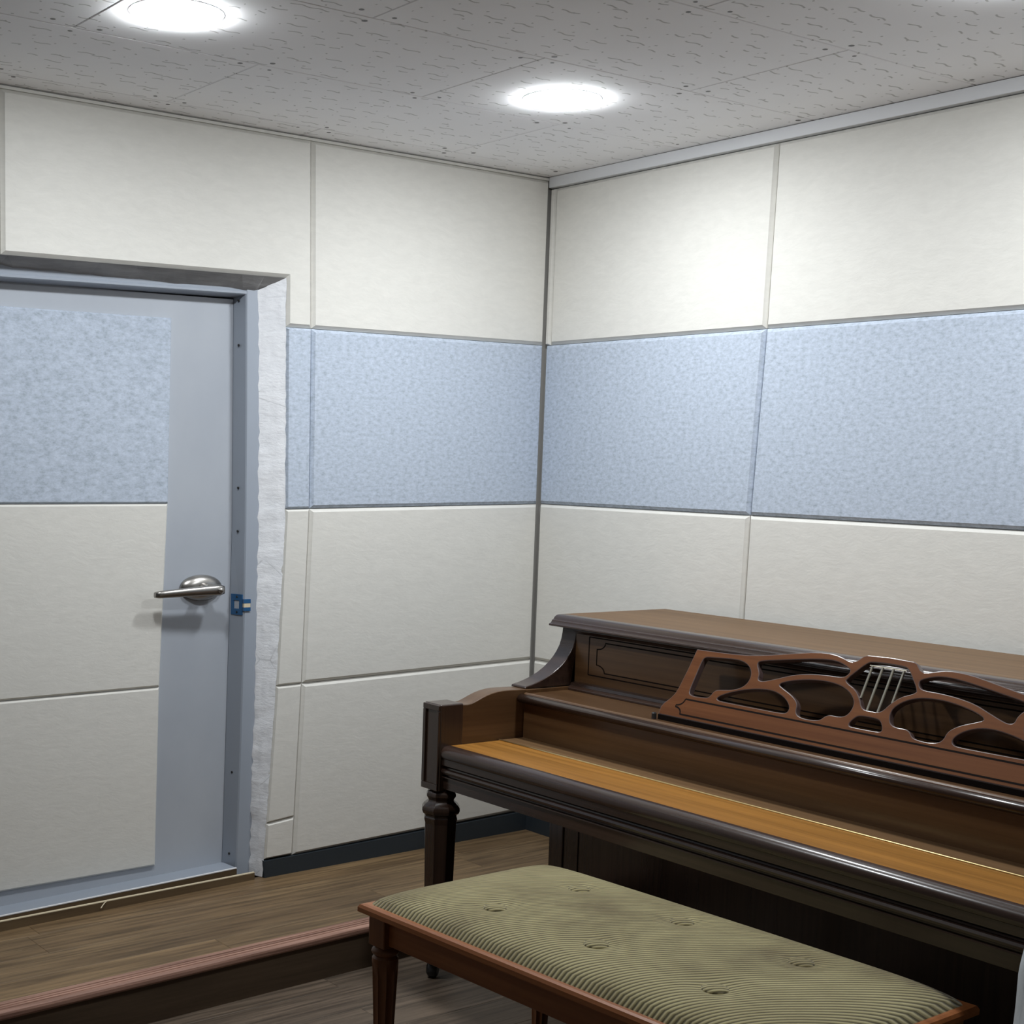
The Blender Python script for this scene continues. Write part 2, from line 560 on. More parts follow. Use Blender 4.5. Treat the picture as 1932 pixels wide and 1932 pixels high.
for j in range(NZ+1):
    t = j/NZ
    wob = rnd.uniform(-0.004, 0.004)
    wob2 = rnd.uniform(-0.0022, 0.0022)
    for i in range(NY+1):
        s = i/NY
        z = (1.9911*(1-s)+1.9499*s)*(1-t) + (-0.026*(1-s)-0.028*s)*t
        xo = lerp_tab(rz, z) + wob2
        xf = lerp_tab(fz, z) + wob
        x = xo+(xf-xo)*s + (rnd.uniform(-0.0022, 0.0022) if 0 < i < NY else 0)
        y = 0.006+(FY-0.006)*s
        v.append((x, y, z))
for j in range(NZ):
    for i in range(NY):
        a = j*(NY+1)+i
        f.append((a, a+1, a+NY+2, a+NY+1))
o = link('plaster_reveal', v, f, 'plaster', wl, smooth=True)
tag(o, 'rough white plaster strip beside the door')
# body behind the plaster so that it has depth
prism('reveal_core', [(-1.108, 0.021), (-1.108, 0.235), (-1.205, 0.235), (-1.165, FY+0.020), (-1.108, 0.030)], 2, -0.03, 1.975, 'plain_wall', wl)
# head soffit, mottled grey
v, f = [], []
for j in range(41):
    x = DX0 + (-1.125-DX0)*j/40
    zo = 1.9715+(x-SE)*0.0201
    v += [(x, 0.006, zo), (min(x, -1.1938) if j >= 38 else x, FY+0.004, 1.9485+rnd.uniform(-0.0035, 0.0035)), (x, FY, zo+0.06), (x, 0.012, zo+0.06)]
for j in range(40):
    a = 4*j
    f += [(a, a+4, a+5, a+1), (a+1, a+5, a+6, a+2), (a+2, a+6, a+7, a+3)]
tag(link('soffit', v, f, 'soffit_grey', wl), 'grey underside over the door')

# right wall
wr = empty('wall_right', (0.0, -1.0, 0.0))
tag(wr, 'right wall of beige and blue-grey felt panels behind the piano', kind='structure')
link('backing', *box_geo(0.02, 0.24, YB, 0.24, -0.45, ZC+0.06), 'joint', wr)
def toR(u, v, d): return (d, u, v)
YS = {0: -1.0533, 1: -1.0446, 2: -1.0205, 3: -1.0135, 4: -1.00}
RZ = {0: 2.4105, 1: 1.8445, 2: 1.2572, 3: 0.664, 4: 0.070}
cols = [(-0.001,)*5, None]
y_near = {i: -0.001 for i in range(5)}
widths = [None, -2.09, -3.14, -4.19, -4.99]
prev = y_near
for c, wdt in enumerate(widths):
    cur = YS if c == 0 else {i: wdt+0.03*(i > 1) for i in range(5)}
    for r in range(4):
        mm = 'blue' if r == 1 else 'beige'
        a = dict(prev)
        if c == 0 and r == 0:
            a[0] = a[1] = -0.026
        slab('acoustic_panel', [(a[r], RZ[r]), (a[r+1], RZ[r+1]), (cur[r+1], RZ[r+1]), (cur[r], RZ[r])], toR, mm, wr)
    prev = cur
slab('corner_strip', [(-0.001, RZ[0]), (-0.001, RZ[1]), (-0.024, RZ[1]), (-0.024, RZ[0])], toR, 'beige', wr, chamfer=0.005, depth=0.012)

# unseen walls behind the camera, added dark to hold down bounce light
o = link('wall_front', *box_geo(XB-0.15, 0.24, YB-0.15, YB, -0.45, ZC+0.06), 'plain_wall')
tag(o, 'unseen dark grey wall behind the camera', kind='structure')
o = link('wall_far', *box_geo(XB-0.15, XB, YB, 0.24, -0.45, ZC+0.06), 'plain_wall')
tag(o, 'unseen dark grey wall opposite the piano', kind='structure')

# ceiling with running-bond gypsum tiles
ce = empty('ceiling', (-2.0, -2.0, ZC))
tag(ce, 'ceiling of fissured gypsum tiles with recessed downlights', kind='structure')
link('backing', *box_geo(XB-0.15, 0.24, YB-0.15, 0.24, ZC+0.010, ZC+0.16), 'screw', ce)
TW, TL = 0.54, 1.08
U0, V0 = -1.62476, -1.19476
def tile_mesh(u0, u1, v0, v1, screws):
    g = 0.0011
    b = 0.0022
    x0, x1, y0, y1 = u0+g, u1-g, v0+g, v1-g
    ver = [(x0+b, y0+b, 0), (x1-b, y0+b, 0), (x1-b, y1-b, 0), (x0+b, y1-b, 0),
           (x0, y0, b), (x1, y0, b), (x1, y1, b), (x0, y1, b),
           (x0, y0, 0.009), (x1, y0, 0.009), (x1, y1, 0.009), (x0, y1, 0.009)]
    fc = [(0, 1, 2, 3)] + [(a+i, a+(i+1) % 4, a+4+(i+1) % 4, a+4+i) for a in (0, 4) for i in range(4)] + [(8, 9, 10, 11)]
    fm = [0]*len(fc)
    for sx, sy, r in screws:
        k0 = len(ver)
        for i in range(8):
            a = i*math.pi/4
            ver.append((sx+r*math.cos(a), sy+r*math.sin(a), -0.0004))
        ver += [(p[0], p[1], 0.001) for p in ver[k0:k0+8]]
        fc.append(tuple(range(k0, k0+8)))
        fm.append(1)
        for i in range(8):
            fc.append((k0+i, k0+(i+1) % 8, k0+8+(i+1) % 8, k0+8+i))
            fm.append(1)
    return ver, fc, fm
rt = random.Random(5)
rows = range(-8, 3)
for rI in rows:
    vlo = V0 + rI*TW
    vhi = vlo + TW
    # row 0 lies between the C and A joints, toward the left wall for positive v
    offs = 0.5*TL*(1.0115 if (rI % 2) == 0 else 0.0)
    y0, y1 = max(vlo, YB), min(vhi, 0.018)
    if y1-y0 < 0.02:
        continue
    for cI in range(-5, 4):
        ulo = U0 + offs + cI*TL
        x0, x1 = max(ulo, XB), min(ulo+TL, 0.018)
        if x1-x0 < 0.02:
            continue
        sc = []
        for ex in (ulo+0.055, ulo+TL/2+rt.uniform(-.02, .02), ulo+TL-0.055):
            for ey in (vlo+0.030, vhi-0.030):
                px, py = ex+rt.uniform(-.015, .015), ey+rt.uniform(-.01, .01)
                if x0+.01 < px < x1-.01 and y0+.01 < py < y1-.01:
                    sc.append((px, py, rt.uniform(0.0055, 0.0085)))
        ver, fc, fm = tile_mesh(x0, x1, y0, y1, sc)
        link('ceiling_tile', [(a, b, c+ZC) for a, b, c in ver], fc, None, ce, mats=['tile', 'screw'], fmat=fm)

# ceiling trims
t1 = empty('trim_1', (0, -1.0, 2.41))
tag(t1, 'white cornice strip where right wall meets the ceiling', kind='structure')
box('strip', (-0.009, 0.02, YB, 0.0, 2.4125, ZC-0.0015), 'white_trim', t1, 0.0015, 1)
t2 = empty('trim_2', (-1.0, 0, 2.44))
tag(t2, 'thin ceiling trim with shadow gap along the left wall', kind='structure')
box('strip', (XB, 0.0, 0.003, 0.02, 2.4395, 2.4475), 'beige', t2)
box('shadow_gap', (XB, 0.0, 0.012, 0.021, 2.4475, 2.4525), 'joint', t2)

# baseboards
bl = empty('baseboard_left', (-0.5, 0, 0))
tag(bl, 'dark charcoal skirting below the left wall panels', kind='structure')
v = [(-1.176, -0.004, zp(-1.176)-0.004), (0.0, -0.004, zp(0)), (0.0, -0.004, 0.073), (-1.05, -0.004, 0.0345), (-1.176, -0.004, 0.0305)]
v2 = [(a, 0.02, c) for a, b, c in v]
link('skirting', v+v2, [(0, 1, 2, 3, 4), (9, 8, 7, 6, 5)]+[(i, (i+1) % 5, 5+(i+1) % 5, 5+i) for i in range(5)], 'charcoal', bl)
v = [(XB, -0.004, zp(XB)), (DX0, -0.004, zp(DX0)), (DX0, -0.004, zb(DX0)), (XB, -0.004, zb(XB))]
v2 = [(a, 0.02, c) for a, b, c in v]
link('skirting', v+v2, [(0, 1, 2, 3), (7, 6, 5, 4)]+[(i, (i+1) % 4, 4+(i+1) % 4, 4+i) for i in range(4)], 'charcoal', bl)
br = empty('baseboard_right', (0, -0.5, 0))
tag(br, 'dark charcoal skirting below the right wall panels', kind='structure')
box('skirting', (-0.004, 0.02, -0.60, 0.0, 0.0, 0.0655), 'charcoal', br)
box('skirting', (-0.004, 0.02, YB, -0.60, -0.14, -0.075), 'charcoal', br)

# ------------------------------------------------------------------ raised platform and floor
def ynose(x): return -0.622 + (x+1.158)*0.0405
pf = empty('platform', (-1.5, -0.3, zp(-1.5)))
tag(pf, 'raised wood-plank platform in front of the door', kind='structure')
def sheet(name, quad, zfun, th, m, parent, bev=0.0012):
    n = len(quad)
    inn = inset(quad, bev)
    v = [(p[0], p[1], zfun(p[0])) for p in inn] + [(p[0], p[1], zfun(p[0])-bev) for p in quad] + [(p[0], p[1], zfun(p[0])-th) for p in quad]
    f = [tuple(range(n))]
    for a in (0, n):
        f += [(a+i, a+(i+1) % n, a+n+(i+1) % n, a+n+i) for i in range(n)]
    f.append(tuple(range(2*n, 3*n)))
    return link(name, v, f, m, parent)
NB = 0.075   # nosing depth
# body
v = [(XB, 0.02, zp(XB)-0.012), (0.02, 0.02, zp(0.02)-0.012), (0.02, ynose(0.02)+0.020, zp(0.02)-0.012), (XB, ynose(XB)+0.020, zp(XB)-0.012)]
v += [(a, b, -0.44) for a, b, c in v]
link('platform_core', v, [(0, 1, 2, 3), (7, 6, 5, 4)]+[(i, (i+1) % 4, 4+(i+1) % 4, 4+i) for i in range(4)], 'joint', pf)
# planks run along the wall
rp = random.Random(11)
edges = [0.02, -0.135, -0.305, -0.465, None]
starts = [-0.42, -2.081, -0.95, -1.62]
PL = 1.62
for r in range(4):
    ya = edges[r]
    x = 0.02
    js = sorted([starts[r]+kk*PL for kk in range(-4, 3)], reverse=True)
    js = [q for q in js if XB < q < 0.0] + [XB]
    for q in js:
        if r < 3:
            yb0 = yb1 = edges[r+1]
        else:
            yb0, yb1 = ynose(x)+NB, ynose(q)+NB
        sheet('floor_plank', [(x, ya), (q, ya), (q, yb1), (x, yb0)], zp, 0.012, 'plank', pf)
        x = q
# floor inside the doorway
sheet('threshold_floor', [(-1.12, 0.02), (DX0, 0.02), (DX0, 0.24), (-1.12, 0.24)], lambda x: zp(x)-0.012, 0.03, 'board', pf)
# grooved nosing
def nose_prof(x):
    y0, z0 = ynose(x), zp(x)
    pr = [(NB, 0.0), (0.054, 0.0015), (0.0525, -0.0030), (0.0495, -0.0030), (0.048, 0.0015), (0.039, 0.0018), (0.0375, -0.0028), (0.0345, -0.0028), (0.033, 0.0018),
          (0.024, 0.0018), (0.0225, -0.0028), (0.0195, -0.0028), (0.018, 0.0018), (0.008, 0.0016), (0.002, -0.0015), (0.0, -0.007), (0.0, -0.016), (0.004, -0.022), (0.024, -0.022), (NB, -0.012)]
    return [(x, y0+a, z0+b) for a, b in pr]
A, B = nose_prof(0.015), nose_prof(XB)
n = len(A)
link('step_nosing', A+B, [tuple(range(n)), tuple(range(2*n-1, n-1, -1))]+[(i, (i+1) % n, n+(i+1) % n, n+i) for i in range(n)], 'nosing', pf)
v = [(0.015, ynose(0.015)+0.016, zp(0.015)-0.02), (XB, ynose(XB)+0.016, zp(XB)-0.02), (XB, ynose(XB)+0.016, -0.44), (0.015, ynose(0.015)+0.016, -0.44)]
v += [(a, b+0.008, c) for a, b, c in v]
link('riser_board', v, [(0, 1, 2, 3), (7, 6, 5, 4)]+[(i, (i+1) % 4, 4+(i+1) % 4, 4+i) for i in range(4)], 'riser', pf)

fl = empty('floor', (-2.0, -2.0, zl(-2)))
tag(fl, 'lower wood-plank floor under the piano and bench', kind='structure')
v = [(XB, YB, zl(XB)-0.012), (0.02, YB, zl(0.02)-0.012), (0.02, 0.02, zl(0.02)-0.012), (XB, 0.02, zl(XB)-0.012)]
v += [(a, b, -0.46) for a, b, c in v]
link('subfloor', v, [(0, 1, 2, 3), (7, 6, 5, 4)]+[(i, (i+1) % 4, 4+(i+1) % 4, 4+i) for i in range(4)], 'joint', fl)
y = -0.53
r = 0
while y > YB:
    yb = max(y-0.17, YB)
    x = 0.02
    js = [q for q in sorted([rp.uniform(-1.6, 0)+kk*PL for kk in range(-4, 2)], reverse=True)]
    st = rp.uniform(-1.6, -0.1)
    js = [st-kk*PL for kk in range(5)]
    js = [q for q in js if XB+0.2 < q] + [XB]
    for q in js:
        sheet('floor_plank', [(x, y), (q, y), (q, yb), (x, yb)], zl, 0.012, 'plank_low', fl)
        x = q
    y = yb

# ------------------------------------------------------------------ door
DY = 0.13
dr = empty('door_1', (-1.95, DY, -0.02))
tag(dr, 'grey steel door with felt panels, lever handle and steel frame', kind='structure')
DL = -2.66
# leaf: edge follows the frame
v = [(DL, DY, -0.045), (-1.2694, DY, -0.005), (-1.2476, DY, 1.1577), (-1.2535, DY, 1.9204), (DL, DY, 1.902)]
v += [(a, DY+0.045, c) for a, b, c in v]
lf = link('door_leaf', v, [(0, 1, 2, 3, 4), (9, 8, 7, 6, 5)]+[(i, (i+1) % 5, 5+(i+1) % 5, 5+i) for i in range(5)], 'steel', dr)
def toD(u, w, d): return (u, DY-0.010+d, w)
PXL = -2.56
slab('felt_panel', [(PXL, 1.831), (-1.4814, 1.8431), (-1.4891, 1.2459), (PXL, 1.2375)], toD, 'blue', dr, chamfer=0.006, depth=0.008, total=0.0105)
slab('felt_panel', [(PXL, 1.2375), (-1.4891, 1.2459), (-1.5148, 0.6393), (PXL, 0.6220)], toD, 'beige', dr, chamfer=0.008, depth=0.009, total=0.0105)
slab('felt_panel', [(PXL, 0.6220), (-1.5148, 0.6393), (-1.5254, 0.0317), (PXL, 0.0085)], toD, 'beige', dr, chamfer=0.008, depth=0.009, total=0.0105)
# handle
hd = empty('handle', (-1.3640-dr.location.x, DY-dr.location.y, 0.962-dr.location.z), dr)
def lathe_y(prof, c, n=40, sx=1.25):
    v, f = [], []
    for r, y in prof:
        for i in range(n):
            a = 2*math.pi*i/n
            v.append((c[0]+r*math.cos(a)*sx, y, c[1]+r*math.sin(a)))
    for j in range(len(prof)-1):
        for i in range(n):
            f.append((j*n+i, j*n+(i+1) % n, (j+1)*n+(i+1) % n, (j+1)*n+i))
    f.append(tuple(range(n)))
    f.append(tuple(range((len(prof)-1)*n, len(prof)*n)))
    return v, f
HC = (-1.3640, 0.9655)
link('rose', *lathe_y([(0.0435, DY-0.001), (0.0435, DY-0.005), (0.0415, DY-0.010), (0.035, DY-0.018), (0.025, DY-0.024), (0.016, DY-0.026)], HC, 48, 1.82), 'nickel', hd, smooth=True)
link('neck', *lathe_y([(0.0185, DY-0.026), (0.0145, DY-0.040), (0.0150, DY-0.062), (0.0165, DY-0.076)], HC, 28), 'nickel', hd, smooth=True)
# lever: tapered bar with rounded end
secs = []
for t in [i/16 for i in range(17)]:
    x = HC[0]+0.046 - t*0.246
    z = HC[1] - 0.002 - 0.006*t*t - 0.006*t
    h = 0.0185 - 0.0070*t
    w = 0.0150 - 0.0040*t
    yy = DY-0.076 + 0.012*t*t
    if t == 0: h *= 0.75; w *= 0.75
    if t == 1: h *= 0.80; w *= 0.75
    secs.append((x, yy, z, h, w))
v, f = [], []
N = 16
for x, yy, z, h, w in secs:
    for i in range(N):
        a = 2*math.pi*i/N
        ca, sa = math.cos(a), math.sin(a)
        v.append((x, yy+w*math.copysign(abs(ca)**0.7, ca), z+h*math.copysign(abs(sa)**0.7, sa)))
for j in range(len(secs)-1):
    for i in range(N):
        f.append((j*N+i, j*N+(i+1) % N, (j+1)*N+(i+1) % N, (j+1)*N+i))
f += [tuple(range(N)), tuple(range((len(secs)-1)*N, len(secs)*N))]
link('lever', v, f, 'nickel', hd, smooth=True)
link('lock_button', *lathe_y([(0.0085, DY-0.084), (0.0085, DY-0.094), (0.0070, DY-0.097)], (HC[0]+0.028, HC[1]-0.002), 20), 'nickel', hd, smooth=True)
# steel frame: jamb, head
def jamb_pts(z):
    t = min(max((z+0.026)/(1.95+0.026), 0), 1)
    xi = -1.2401*(1-t) + -1.2317*t + 0.0135*math.sin(math.pi*t)
    xo = lerp_tab(fz, z)
    return xi, xo
v, f = [], []
zs = [-0.030, 0.1, 0.42, 0.79, 1.158, 1.586, 1.9499, 1.985]
for z in zs:
    xi, xo = jamb_pts(z)
    # outer hidden edge, face outer, rounded face inner, return to the stop, behind door
    xd = lerp_tab([(1.95, -1.2535), (1.158, -1.2476), (-0.03, -1.2700)], z)
    v += [(xo+0.03, FY, z), (xi-0.003, FY, z), (xi-0.007, FY+0.004, z), (xd+0.001, DY-0.002, z), (xd+0.001, 0.235, z), (xo+0.03, 0.235, z)]
for j in range(len(zs)-1):
    for i in range(6):
        f.append((6*j+i, 6*j+(i+1) % 6, 6*j+6+(i+1) % 6, 6*j+6+i))
f += [tuple(range(6)), tuple(range(6*(len(zs)-1), 6*len(zs)))]
fr = link('frame_jamb', v, f, 'steel_frame', dr)
tag(fr, 'blue-grey steel door jamb')
xl = DX0
def zhead(x): return 1.9587 + (x+2.0587)*-0.002
v = []
for x in (xl, -1.190):
    zf = 1.9138 + (x+2.0777)*0.0227
    e = 0.0012
    v += [(x, FY+e, 1.99), (x, FY+0.003+e, zf+0.0135), (x, FY+e, zf+0.010), (x, FY+e, zf+0.003), (x, FY+0.004+e, zf), (x, DY-0.002, zf-0.006), (x, 0.234, zf-0.006), (x, 0.234, 1.99)]
link('frame_head', v, [(i, (i+1) % 8, 8+(i+1) % 8, 8+i) for i in range(8)]+[tuple(range(8)), tuple(range(8, 16))], 'steel_frame', dr)
box('frame_jamb', (DX0-0.02, DL-0.005, FY, 0.235, -0.1, 1.99), 'steel_frame', dr)
# screw holes in the jamb
for z in (1.915, 1.77, 1.30, 1.155, 0.33, 0.045):
    xi, _ = jamb_pts(z)
    xj = xi-0.018
    v = [(xj-0.003+0.0, FY+0.030+0.004*math.cos(a), z+0.004*math.sin(a)) for a in [i*math.pi/4 for i in range(8)]]
    link('screw_hole', v+[(a+0.004, b, c) for a, b, c in v], [tuple(range(8)), tuple(range(15, 7, -1))]+[(i, (i+1) % 8, 8+(i+1) % 8, 8+i) for i in range(8)], 'blackhole', dr)
# strike plate with blue film, wrapped round the jamb edge
zc_, zh = 0.908, 0.035
xi, xo = jamb_pts(0.9)
def jx(y):  # surface of the return at height .9
    t = (y-(FY+0.004))/((DY-0.002)-(FY+0.004))
    return (xi-0.007)*(1-t) + (-1.2510)*t
sp = empty('strike_plate', (xi-dr.location.x, FY-dr.location.y, zc_-dr.location.z), dr)
g = []
PF6 = [(0, 1, 3, 2), (4, 6, 7, 5), (0, 4, 5, 1), (2, 3, 7, 6), (0, 2, 6, 4), (1, 5, 7, 3)]
YA, YB2, YC2, YD = 0.076, 0.088, 0.110, 0.121
for (ya, yb, za, zb2) in ((YA, YD, zc_+0.014, zc_+zh), (YA, YD, zc_-zh, zc_-0.014), (YA, YB2, zc_-0.014, zc_+0.014), (YC2, YD, zc_-0.014, zc_+0.014)):
    vv = [(jx(yy)-dd, yy, zz) for dd in (0.0035, -0.002) for yy in (ya, yb) for zz in (za, zb2)]
    g.append((vv, PF6))
link('plate', *merge(*g), 'bluefilm', sp)
vv = [(jx(yy)-dd, yy, zz) for dd in (0.0008, -0.002) for yy in (YB2, YC2) for zz in (zc_-0.014, zc_+0.014)]
link('latch_hole', vv, PF6, 'steel', sp)
g = [box_geo(xi-0.010, xi+0.016, FY-0.005, FY+0.010, zc_-0.020, zc_-0.008), box_geo(xi-0.010, xi+0.016, FY-0.005, FY+0.010, zc_+0.006, zc_+0.020)]
link('lip', *merge(*g), 'bluefilm', sp)
link('lip_worn', *box_geo(xi-0.009, xi+0.015, FY-0.0045, FY+0.010, zc_-0.008, zc_+0.006), 'cream', sp)
for zz in (zc_-0.026, zc_+0.026):
    xq = jx(0.098)
    v = [(xq-0.0045, 0.098+0.005*math.cos(a), zz+0.004*math.sin(a)) for a in [i*math.pi/4 for i in range(8)]]
    link('plate_screw', v+[(a+0.004, b, c) for a, b, c in v], [tuple(range(8)), tuple(range(15, 7, -1))]+[(i, (i+1) % 8, 8+(i+1) % 8, 8+i) for i in range(8)], 'blackhole', sp)
# sill: steel, front edge painted white for its glint, then a wood board
def qprism(name, A4, B4, m, parent):
    v = list(A4)+list(B4)
    n = len(A4)
    return link(name, v, [tuple(range(n)), tuple(range(2*n-1, n-1, -1))]+[(i, (i+1) % n, n+(i+1) % n, n+i) for i in range(n)], m, parent)
def sill_z(x): return -0.027 + (x+2.1037)*0.0467
def sec(x, pts): return [(x, y, z) for y, z in pts]
xs0, xs1 = DL, -1.266
qprism('sill', sec(xs0, [(0.031, sill_z(xs0)), (0.135, sill_z(xs0)-0.002), (0.135, -0.12), (0.031, -0.12)]),
       sec(xs1, [(0.031, sill_z(xs1)), (0.135, sill_z(xs1)-0.004), (0.135, -0.12), (0.031, -0.12)]), 'steel_frame', dr)
qprism('sill_edge', sec(xs0, [(0.0295, sill_z(xs0)+0.001), (0.036, sill_z(xs0)+0.0012), (0.036, sill_z(xs0)-0.002), (0.0295, sill_z(xs0)-0.002)]),
       sec(xs1, [(0.0295, sill_z(xs1)+0.001), (0.036, sill_z(xs1)+0.0012), (0.036, sill_z(xs1)-0.002), (0.0295, sill_z(xs1)-0.002)]), 'sill_glint', dr)
qprism('sill_filler', sec(xs0, [(0.0290, sill_z(xs0)-0.0035), (0.0315, sill_z(xs0)-0.0035), (0.0315, -0.12), (0.0290, -0.12)]),  # brown filler strip laid over the steel sill front
       sec(xs1, [(0.0290, sill_z(xs1)-0.0035), (0.0315, sill_z(xs1)-0.0035), (0.0315, -0.12), (0.0290, -0.12)]), 'board', dr)
def bz(x): return -0.020 + (x+2.138)*0.0163
def by(x): return -0.046 + (x+2.135)*0.0500
xb0, xb1 = DL, -1.212
qprism('sill_board', sec(xb0, [(by(xb0), bz(xb0)), (by(xb0)+0.010, bz(xb0)), (by(xb0)+0.010, -0.12), (by(xb0), -0.12)]),
       sec(xb1, [(by(xb1), bz(xb1)), (by(xb1)+0.010, bz(xb1)), (by(xb1)+0.010, -0.12), (by(xb1), -0.12)]), 'board', dr)
qprism('sill_board_edge', sec(xb0, [(by(xb0)-0.0005, bz(xb0)+0.002), (by(xb0)+0.0105, bz(xb0)+0.002), (by(xb0)+0.0105, bz(xb0)-0.0005), (by(xb0)-0.0005, bz(xb0)-0.0005)]),
       sec(xb1, [(by(xb1)-0.0005, bz(xb1)+0.002), (by(xb1)+0.0105, bz(xb1)+0.002), (by(xb1)+0.0105, bz(xb1)-0.0005), (by(xb1)-0.0005, bz(xb1)-0.0005)]), 'cream', dr)

rod_pts = [(-1.7760, -0.0290, -0.0125), (-1.7830, -0.0310, -0.0160), (-1.7910, -0.0340, -0.0220), (-1.7980, -0.0370, -0.0290)]
g = []
for p, q in zip(rod_pts, rod_pts[1:]):
    g.append(([(p[0], p[1], p[2]), (p[0]+0.0035, p[1]-0.0015, p[2]), (p[0], p[1], p[2]-0.002), (q[0], q[1], q[2]), (q[0]+0.0035, q[1]-0.0015, q[2]), (q[0], q[1], q[2]-0.002)], [(0, 1, 4, 3), (1, 2, 5, 4), (2, 0, 3, 5), (0, 2, 1), (3, 4, 5)]))
link('edge_splinter', *merge(*g), 'cream', dr)

# ------------------------------------------------------------------ downlights
def downlight(x, y, label):
    d = empty('downlight', (x, y, ZC))
    tag(d, label, 'ceiling light', 'recessed downlights')
    R0, R1 = 0.103, 0.116
    n = 24
    ring = [(R0, ZC-0.001), (R0+0.001, ZC-0.0025), (R1-0.004, ZC-0.0022), (R1, ZC-0.001), (R1, ZC+0.004), (R0, ZC+0.004)]
    v = [(x+r*math.cos(2*math.pi*i/n), y+r*math.sin(2*math.pi*i/n), z) for r, z in ring for i in range(n)]
    f = []
    for j in range(6):
        for i in range(n):
            f.append((j*n+i, j*n+(i+1) % n, ((j+1) % 6)*n+(i+1) % n, ((j+1) % 6)*n+i))
    link('rim', v, f, 'white_trim', d, smooth=False)
    prof = [(R0+0.004, ZC-0.0032), (R0*0.96, ZC-0.0105), (R0*0.6, ZC-0.0135)]
    v = [(x+r*math.cos(2*math.pi*i/n), y+r*math.sin(2*math.pi*i/n), z) for r, z in prof for i in range(n)] + [(x, y, ZC-0.0145)]
    f = [(j*n+i, (j+1)*n+i, (j+1)*n+(i+1) % n, j*n+(i+1) % n) for j in range(2) for i in range(n)]
    f += [(2*n+i, 3*n, 2*n+(i+1) % n) for i in range(n)]
    o = link('diffuser', v, f, 'lamp', d)
    # normals must look down into the room
    for p in o.data.polygons:
        pass
    return d
downlight(-0.754, -0.900, 'round recessed downlight near the corner over the piano')
downlight(-2.012, -0.930, 'round recessed downlight above the door, cut by the top edge')
for (x, y, lb) in ((-0.754, -2.33, 'recessed downlight over the right part of the piano, outside the frame'),):
    downlight(x, y, lb)

